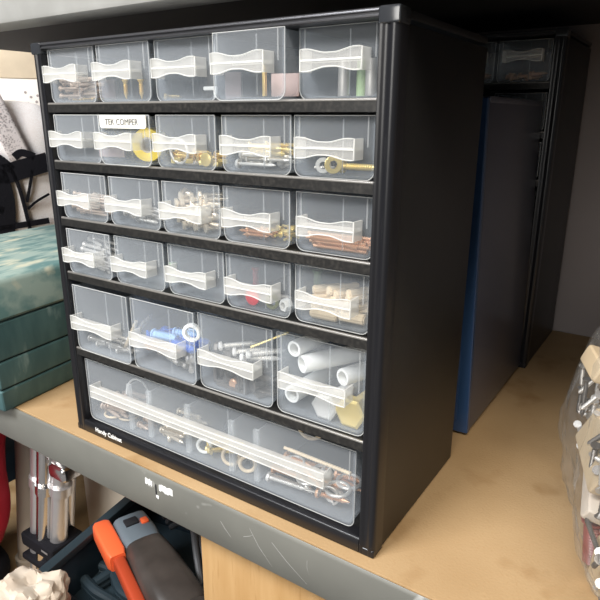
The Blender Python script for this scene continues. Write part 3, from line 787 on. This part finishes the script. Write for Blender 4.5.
def ribbon(pts, w, t, nrm=(1, 0, 0)):
    """a flat band following points, w wide, t thick along nrm"""
    m = MB(); P = [Vector(p) for p in pts]; N = Vector(nrm)
    A, B, A2, B2 = [], [], [], []
    for i, p in enumerate(P):
        tt = (P[min(i+1, len(P)-1)]-P[max(i-1, 0)]).normalized(); s_ = tt.cross(N).normalized()
        ww = w[i] if isinstance(w, (list, tuple)) else w
        A.append(p+s_*ww/2); B.append(p-s_*ww/2); A2.append(p+s_*ww/2+N*t); B2.append(p-s_*ww/2+N*t)
    return m.strip(A, B, A2, B2)
def smooth(pts, n=8):
    P = [Vector(p) for p in pts]; out = []
    for i in range(len(P)-1):
        p0, p1, p2, p3 = P[max(i-1, 0)], P[i], P[i+1], P[min(i+2, len(P)-1)]
        for k in range(n):
            t = k/n
            out.append(.5*((2*p1)+(-p0+p2)*t+(2*p0-5*p1+4*p2-p3)*t*t+(-p0+3*p1-3*p2+p3)*t**3))
    out.append(P[-1]); return out
XF = .058
def strap(pts, w, t=.004, n='strap', mt='strap'):
    return ribbon(smooth([(XF*KB, (y+.016)*KB*.87, z*KB+ZB) for y, z in pts]), w*KB, t).build(n, M[mt], bg)
# coordinates are relative to the bag's base (y - .20)
strap([(-.09, .205), (-.045, .208), (-.01, .200), (.02, .206), (.06, .215)], .026)
strap([(-.09, .236), (-.05, .235), (-.015, .222), (.005, .205)], .012)
strap([(-.020, .205), (-.014, .180), (-.013, .150), (-.020, .112)], .026)
strap([(.004, .205), (.010, .186), (.014, .165), (.020, .115)], .005)
strap([(.034, .205), (.030, .190), (.020, .160)], .004)
strap([(-.09, .166), (-.05, .161), (-.015, .150)], .010)
strap([(-.10, .122), (-.03, .125), (.05, .132)], .008)
strap([(.020, .150), (.034, .160), (.055, .170)], .003)
strap([(.010, .222), (.022, .228), (.040, .222)], .010)

mp = MB()
mp.strip([(.0615, -.024, .326), (.0600, .022, .212)], [(.0615, .010, .326), (.0600, .056, .212)], [(.0590, -.024, .326), (.0575, .022, .212)], [(.0590, .010, .326), (.0575, .056, .212)])
bmesh.ops.subdivide_edges(mp.bm, edges=mp.bm.edges[:], cuts=6, use_grid_fill=True)
for v in mp.bm.verts:
    v.co.x += .002*noise.noise(v.co*40)
    v.co = Vector((v.co.x*KB, v.co.y*KB*.87, v.co.z*KB+ZB))
mp.build('mesh_panel', M['bagmesh'], bg, 180)['label'] = 'grey mesh panel'

# ------------------------------------------------------------------ below the shelf
LZ = -.42
rg = thing('red_bag', 'red fabric bag with black base standing on the lower deck at far left', 'bag', (-.398, .040, LZ))
m = MB(); m._add(blob((0, 0, .215), (.080, .055, .178), 5, .010, 14, .55, 5))
for v in m.bm.verts: v.co.x += .22*(v.co.z-.235)+.028
m.build('bag_body', M['red'], rg, 180)
m = MB(); m._add(blob((-.020, 0, .028), (.085, .056, .029), 4, .004, 14, .6, 2)); m.build('bag_base', M['strap'], rg, 180)
m = MB().tube([(.050+.020*math.cos(a), -.064+.004*math.sin(a), .108+.020*math.sin(a)) for a in [i*2*PI/24 for i in range(24)]], .0028, 8, True); m.build('ring', M['alu'], rg)
po = MB().tube([(0, 0, .006), (.078, 0, .385)], .0165, 24).lathe([(0, .020), (.012, .020), (.014, .0165)], 24, 'Z').build('pole', M['polem'])
po.location = (-.3680, .125, LZ); tag(po, 'beige metal pole leaning between the red bag and the silver tripod', 'pole')
tr = thing('tripod', 'silver folded tripod with black bands next to the beige pole', 'tripod', (-.284, .125, LZ))
for i, (dx, dy, r, mt) in enumerate(((-.020, -.022, .0120, 'alu'), (.002, -.028, .0110, 'chrome'), (.022, -.018, .0120, 'alu'), (.000, .010, .012, 'alu'))):
    m = MB(); ln = .385 if i != 2 else .30
    m.tube([(dx-.004, dy, .004), (dx+.21*ln, dy, ln)], r, 20)
    m.tube([(dx-.004, dy, .0), (dx, dy, .03)], r+.003, 20)
    if i != 3: m.tube([(dx+.21*.20, dy, .20), (dx+.21*.215, dy, .215)], r+.003, 20)
    m.build('leg', M[mt], tr)
for zz, hh in ((.092, .022), (.064, .011)):
    cx = .21*zz
    m = MB().box(cx-.036, cx+.040, -.042, .012, zz, zz+hh, .005, 3); m.build('band', M['strap'], tr)
    if hh > .02:
        MB().box(cx+.016, cx+.030, -.0425, -.0418, zz+.012, zz+.015, 0).build('printed_mark', M['alu'], tr)
MB().box(.022+.046, .022+.082, -.036, -.004, .235, .258, .008, 3).build('head_joint', M['chrome'], tr)
bx = MB().box(-.283, .13, .185, .36, LZ, -.045, .002).build('carton', M['beige'])
tag(bx, 'plain beige cardboard carton standing behind the dark toolbox', 'box')

# toolbox: open top, tray with compartments
tb = thing('toolbox', 'dark navy open toolbox under the shelf holding an orange and black power tool', 'toolbox', (-.030, -.115, LZ), math.radians(9.5))
TW, TL, TH = .165, .255, .2590
m = MB()
t_ = .005
m.box(0, TW, 0, TL, 0, .006, .001)
for b in ((0, t_, 0, TL), (TW-t_, TW, 0, TL), (t_, TW-t_, 0, t_), (t_, TW-t_, TL-t_, TL)):
    m.box(b[0], b[1], b[2], b[3], .006, TH, .001)
m.build('body', M['navy'], tb)
m = MB()
for b in ((-.004, t_+.003, -.004, TL+.004), (TW-t_-.003, TW+.004, -.004, TL+.004), (t_+.003, TW-t_-.003, -.004, t_+.003), (t_+.003, TW-t_-.003, TL-t_-.003, TL+.004)):
    m.box(b[0], b[1], b[2], b[3], TH-.008, TH+.001, .002)
m.build('rim', M['navyrib'], tb)
TZ = .204
m = MB(); m.box(t_+.001, TW-t_-.001, t_+.001, TL-t_-.001, TZ-.004, TZ, 0); m.build('tray', M['navyrib'], tb)
for pts, n in (([(.012, .152), (.030, .150), (.055, .133), (.075, .128)], 'divider'), ([(.010, .128), (.033, .120), (.056, .117), (.085, .112)], 'divider'), ([(.012, .100), (.040, .095), (.080, .090)], 'divider'), ([(.030, .150), (.024, .128)], 'divider')):
    ribbon(smooth([(x, y, TZ+.0105) for x, y in pts]), .020, .005, (0, 0, 1)).build(n, M['navyrib'], tb) if False else \
    MB().tube(smooth([(x, y, TZ+.012) for x, y in pts]), .0055, 10).tube(smooth([(x, y, TZ+.005) for x, y in pts]), .0055, 10).build(n, M['navyrib'], tb)
for i in range(9):
    put('screw', screw(.014, .0014, .003, 'copper'), (-.048+random.uniform(.040, .066), -.100+random.uniform(.065, .082), LZ+TZ+.0032+.0012*i), (0, 0, random.uniform(0, 6)), 'rusty screw in the tray of the dark toolbox', 'screw', 'rusty screws in the toolbox tray')

# power tool: grey head, dark grip, orange side lever
pt = thing('power_tool', 'black and grey power tool with an orange lever lying in the toolbox', 'power tool', (-.022, .0640, -.1630), math.radians(-22))
def loft(secs, n=20, p=.7):
    """super-elliptic sections (x, cy, cz, ry, rz)"""
    b = bmesh.new(); R = []
    for x, cy, cz, ry, rz in secs:
        R.append([b.verts.new((x, cy+ry*math.copysign(abs(math.cos(2*PI*k/n))**p, math.cos(2*PI*k/n)), cz+rz*math.copysign(abs(math.sin(2*PI*k/n))**p, math.sin(2*PI*k/n)))) for k in range(n)])
    for A, B in zip(R, R[1:]):
        for k in range(n): b.faces.new((A[k], A[(k+1) % n], B[(k+1) % n], B[k]))
    b.faces.new(R[0][::-1]); b.faces.new(R[-1]); bmesh.ops.recalc_face_normals(b, faces=b.faces[:])
    m = MB(); m._add(b); return m
loft([(-.0020, 0, 0, .016, .015), (0, 0, 0, .0190, .0185), (.034, 0, 0, .0205, .0200), (.046, 0, 0, .0195, .019)], p=.45).build('head', M['toolgrey'], pt, 40)
loft([(.044, 0, 0, .0185, .018), (.048, 0, 0, .0215, .021), (.075, .0005, .001, .0235, .0225), (.110, 0, .001, .0250, .0235), (.150, 0, 0, .0260, .024), (.153, 0, 0, .0235, .022), (.156, 0, 0, .0255, .024), (.185, 0, 0, .025, .023), (.190, 0, 0, .02, .018)], p=.62).build('grip', M['toolblack'], pt, 40)
MB().box(.010, .022, -.010, .004, .0185, .0215, .001).build('slide_switch', M['under'], pt)
MB().box(.016, .026, .006, .014, .0185, .0212, .002).build('indicator_light', M['orange'], pt)
m = loft([(-.012, -.029, .006, .0065, .008), (-.006, -.029, .006, .0095, .0105), (.010, -.029, .006, .0098, .0110), (.045, -.0295, .006, .0098, .0110), (.052, -.0295, .006, .008, .009)], p=.3)
m.build('lever', M['orange'], pt, 40)
loft([(.050, -.0285, .004, .006, .008), (.056, -.0285, .004, .0062, .0085), (.110, -.0300, .002, .0062, .0085), (.150, -.031, .002, .005, .006)], p=.5).build('lever_rod', M['orange2'], pt, 40)
cbn = MB()
for k in range(3):
    pts = [(-.012+.010*k, .105-.004*k, -.170), (.012+.010*k, .108-.006*k, -.146-.003*k), (.050+.007*k, .088-.002*k, -.138-.004*k), (.086+.005*k, .058+.006*k, -.150-.004*k), (.112, .040+.012*k, -.180)]
    cbn.tube(smooth(pts, 10), .0034, 10)
cb = cbn.build('power_cable', M['cable']); tag(cb, 'looped dark grey cable beside the black power tool in the toolbox', 'cable')
pb = MB(); pb._add(blob((0, 0, 0), (.040, .030, .030), 5, .016, 34, .9, 11))
for v in pb.bm.verts: v.co += v.co.normalized()*.004*(abs(noise.noise(v.co*120))-.2)
pbo = pb.build('paper_bag', M['crum'], None, 22); pbo.location = (-.006, -.066, -.156)
tag(pbo, 'crumpled pale paper bag in the front corner of the dark toolbox', 'paper bag')

pl = thing('wooden_board', 'pale wooden board with a knot standing under the front beam', 'board', (.1405, .010, LZ))
MB().box(0, .135, 0, .022, 0, .395, .001).build('plank', M['ply'], pl)
kn = MB().lathe([(-.0004, .0050), (.0006, .0054), (.0008, .0040)], 14, 'Y').move(Matrix.Translation((.057, 0, .2985))).build('knot', M['knot'], pl)
gs = MB().box(0, .012, 0, .003, 0, .33, .0008).build('green_strip', M['green']); gs.location = (.2285, .0045, LZ)
tag(gs, 'thin green strip leaning on the front of the wooden board', 'strip')

# ------------------------------------------------------------------ bag of fixings on the right
BC = Vector((.474, .112, .0)); BZ = math.radians(13)
TB = Matrix.Translation(BC) @ Matrix.Rotation(BZ, 4, 'Z')
sb = blobmb((0, 0, .083), (.077, .142, .082), 6, .008, 17, .62, 21)
for v in sb.bm.verts:
    nn = Vector((v.co.x/.076, v.co.y/.14, (v.co.z-.083)/.082)).normalized()
    v.co += nn*(.0045*(abs(noise.noise(v.co*48))-.25)+.0022*(abs(noise.noise(v.co*120))-.25))
    if v.co.z > .05:
        k = (v.co.z-.05)/.11; v.co.x += .030*k*k; v.co.z += .030*k*max(0, noise.noise(v.co*22)+.35)
    v.co.z = max(v.co.z, .0006)
BAG = [(v.co.copy()) for v in sb.bm.verts]
so = sb.build('plastic_bag', M['bag'], None, 180); so.matrix_world = TB
tag(so, 'lumpy clear plastic bag of fixings on the chipboard deck at right', 'plastic bag')
random.seed(5)
def inbag(o, p, rot):
    o.matrix_world = TB @ Matrix.Translation(p) @ Euler(rot).to_matrix().to_4x4(); return o
for k in range(130):
    zc = random.uniform(.012, .140); yc = random.uniform(-.118, .125)
    px_ = -.071 + random.uniform(.002, .018) + .012*abs(zc-.075)/.07 + .010*max(0, zc-.1)/.03 + .03*max(0, abs(yc)-.09)/.03
    L = random.choice((.020, .026, .032))
    o = put('screw', screw(L, .0015, .0031, random.choice(('silver', 'silver', 'dull', 'darkm', 'darkm')), 'csk'), (0, 0, 0), (0, 0, 0), 'loose steel screw inside the clear plastic bag', 'screw', 'screws in the clear plastic bag')
    inbag(o, (px_, yc, zc), (0, random.choice((1.35, 1.5, -1.4, .3, -.4, .8)), random.choice((1.2, 1.5, 1.9))))
def blk(p, s_, rot, mt, lab, bev=.003):
    o = MB().box(-s_[0]/2, s_[0]/2, -s_[1]/2, s_[1]/2, -s_[2]/2, s_[2]/2, bev, 3).build('fixing_packet', M[mt])
    return tag(inbag(o, p, rot), lab, 'packet')
TI = TB.inverted()
def loc(x, y, z): return TI @ Vector((x, y, z))
blk(loc(.428, .082, .078), (.032, .046, .030), (.35, .25, .25), 'label_wood', 'large cream packet in the middle of the clear plastic bag')
blk(loc(.410, .118, .120), (.020, .028, .014), (.2, .3, .3), 'label_wood', 'small cream packet at the top of the clear plastic bag')
blk(loc(.436, .056, .018), (.016, .018, .034), (.05, .05, .3), 'label_wood', 'cream block at the front bottom of the clear plastic bag')
blk(loc(.428, .078, .050), (.030, .036, .012), (.5, .3, .1), 'crum', 'pale packet below the large cream one in the clear plastic bag')
o = put('coiled_plug', plug(.032, .0062, 'maroon'), (0, 0, 0), (0, 0, 0), 'ribbed maroon plug in the clear plastic bag front', 'plug')
inbag(o, loc(.424, .072, .020), (0, PI/2-.1, 0))

# ------------------------------------------------------------------ room
def struct(o): o['kind'] = 'structure'; return o
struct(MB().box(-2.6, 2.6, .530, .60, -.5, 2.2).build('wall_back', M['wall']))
struct(MB().box(-2.6, 2.6, -2.6, .60, -.56, -.5).build('floor', M['floor']))

# ------------------------------------------------------------------ light
wd = bpy.data.worlds.new('World'); SC.world = wd; wd.use_nodes = True
bgn = wd.node_tree.nodes['Background']; bgn.inputs[0].default_value = (.86, .93, 1, 1); bgn.inputs[1].default_value = .13
def area(name, loc, tgt, sx, sy, energy, col):
    l = bpy.data.lights.new(name, 'AREA'); l.shape = 'RECTANGLE'; l.size = sx; l.size_y = sy; l.energy = energy; l.color = col
    o = bpy.data.objects.new(name, l); COL.objects.link(o); o.location = loc
    o.rotation_euler = (Vector(tgt)-Vector(loc)).to_track_quat('-Z', 'Y').to_euler(); return o
area('ceiling_lamp', (.85, -.95, 1.45), (.25, 0, .1), 1.1, .40, 23, (1, .91, .78))
area('window_front', (.1, -2.7, .75), (0, .1, .1), 1.6, 1.0, 40, (1, .97, .92))  # added unseen fill from the front, brightens drawer contents and the mesh bag
area('ceiling_lamp_left', (-.28, -1.15, 1.45), (-.50, .2, .1), .9, .45, 46, (.96, .97, 1))  # added unseen fill, placed to brighten the mesh bag at far left

# ------------------------------------------------------------------ camera
RM = [[0.83119718, 0.55596871, 0.0031691], [0.16784703, -0.24549631, -0.95475596], [-0.53003643, 0.79412238, -0.29737354]]
cd = bpy.data.cameras.new('Camera'); cam = bpy.data.objects.new('Camera', cd); COL.objects.link(cam)
R_ = Matrix((RM[0], [-a for a in RM[1]], [-a for a in RM[2]])).transposed()
cam.matrix_world = Matrix.Translation((0.44157567, -0.29032901, 0.27659365)) @ R_.to_4x4()
cd.sensor_width = 36; cd.sensor_height = 36; cd.sensor_fit = 'HORIZONTAL'; cd.lens = 588.5833/600*36
cd.clip_start = .01; cd.clip_end = 50
SC.camera = cam
SC.view_settings.view_transform = 'Standard'; SC.view_settings.look = 'None'; SC.view_settings.gamma = 1
SC.view_settings.use_curve_mapping = False; SC.view_settings.exposure = 0.07
SC.cycles.transparent_max_bounces = 40; SC.cycles.max_bounces = 12
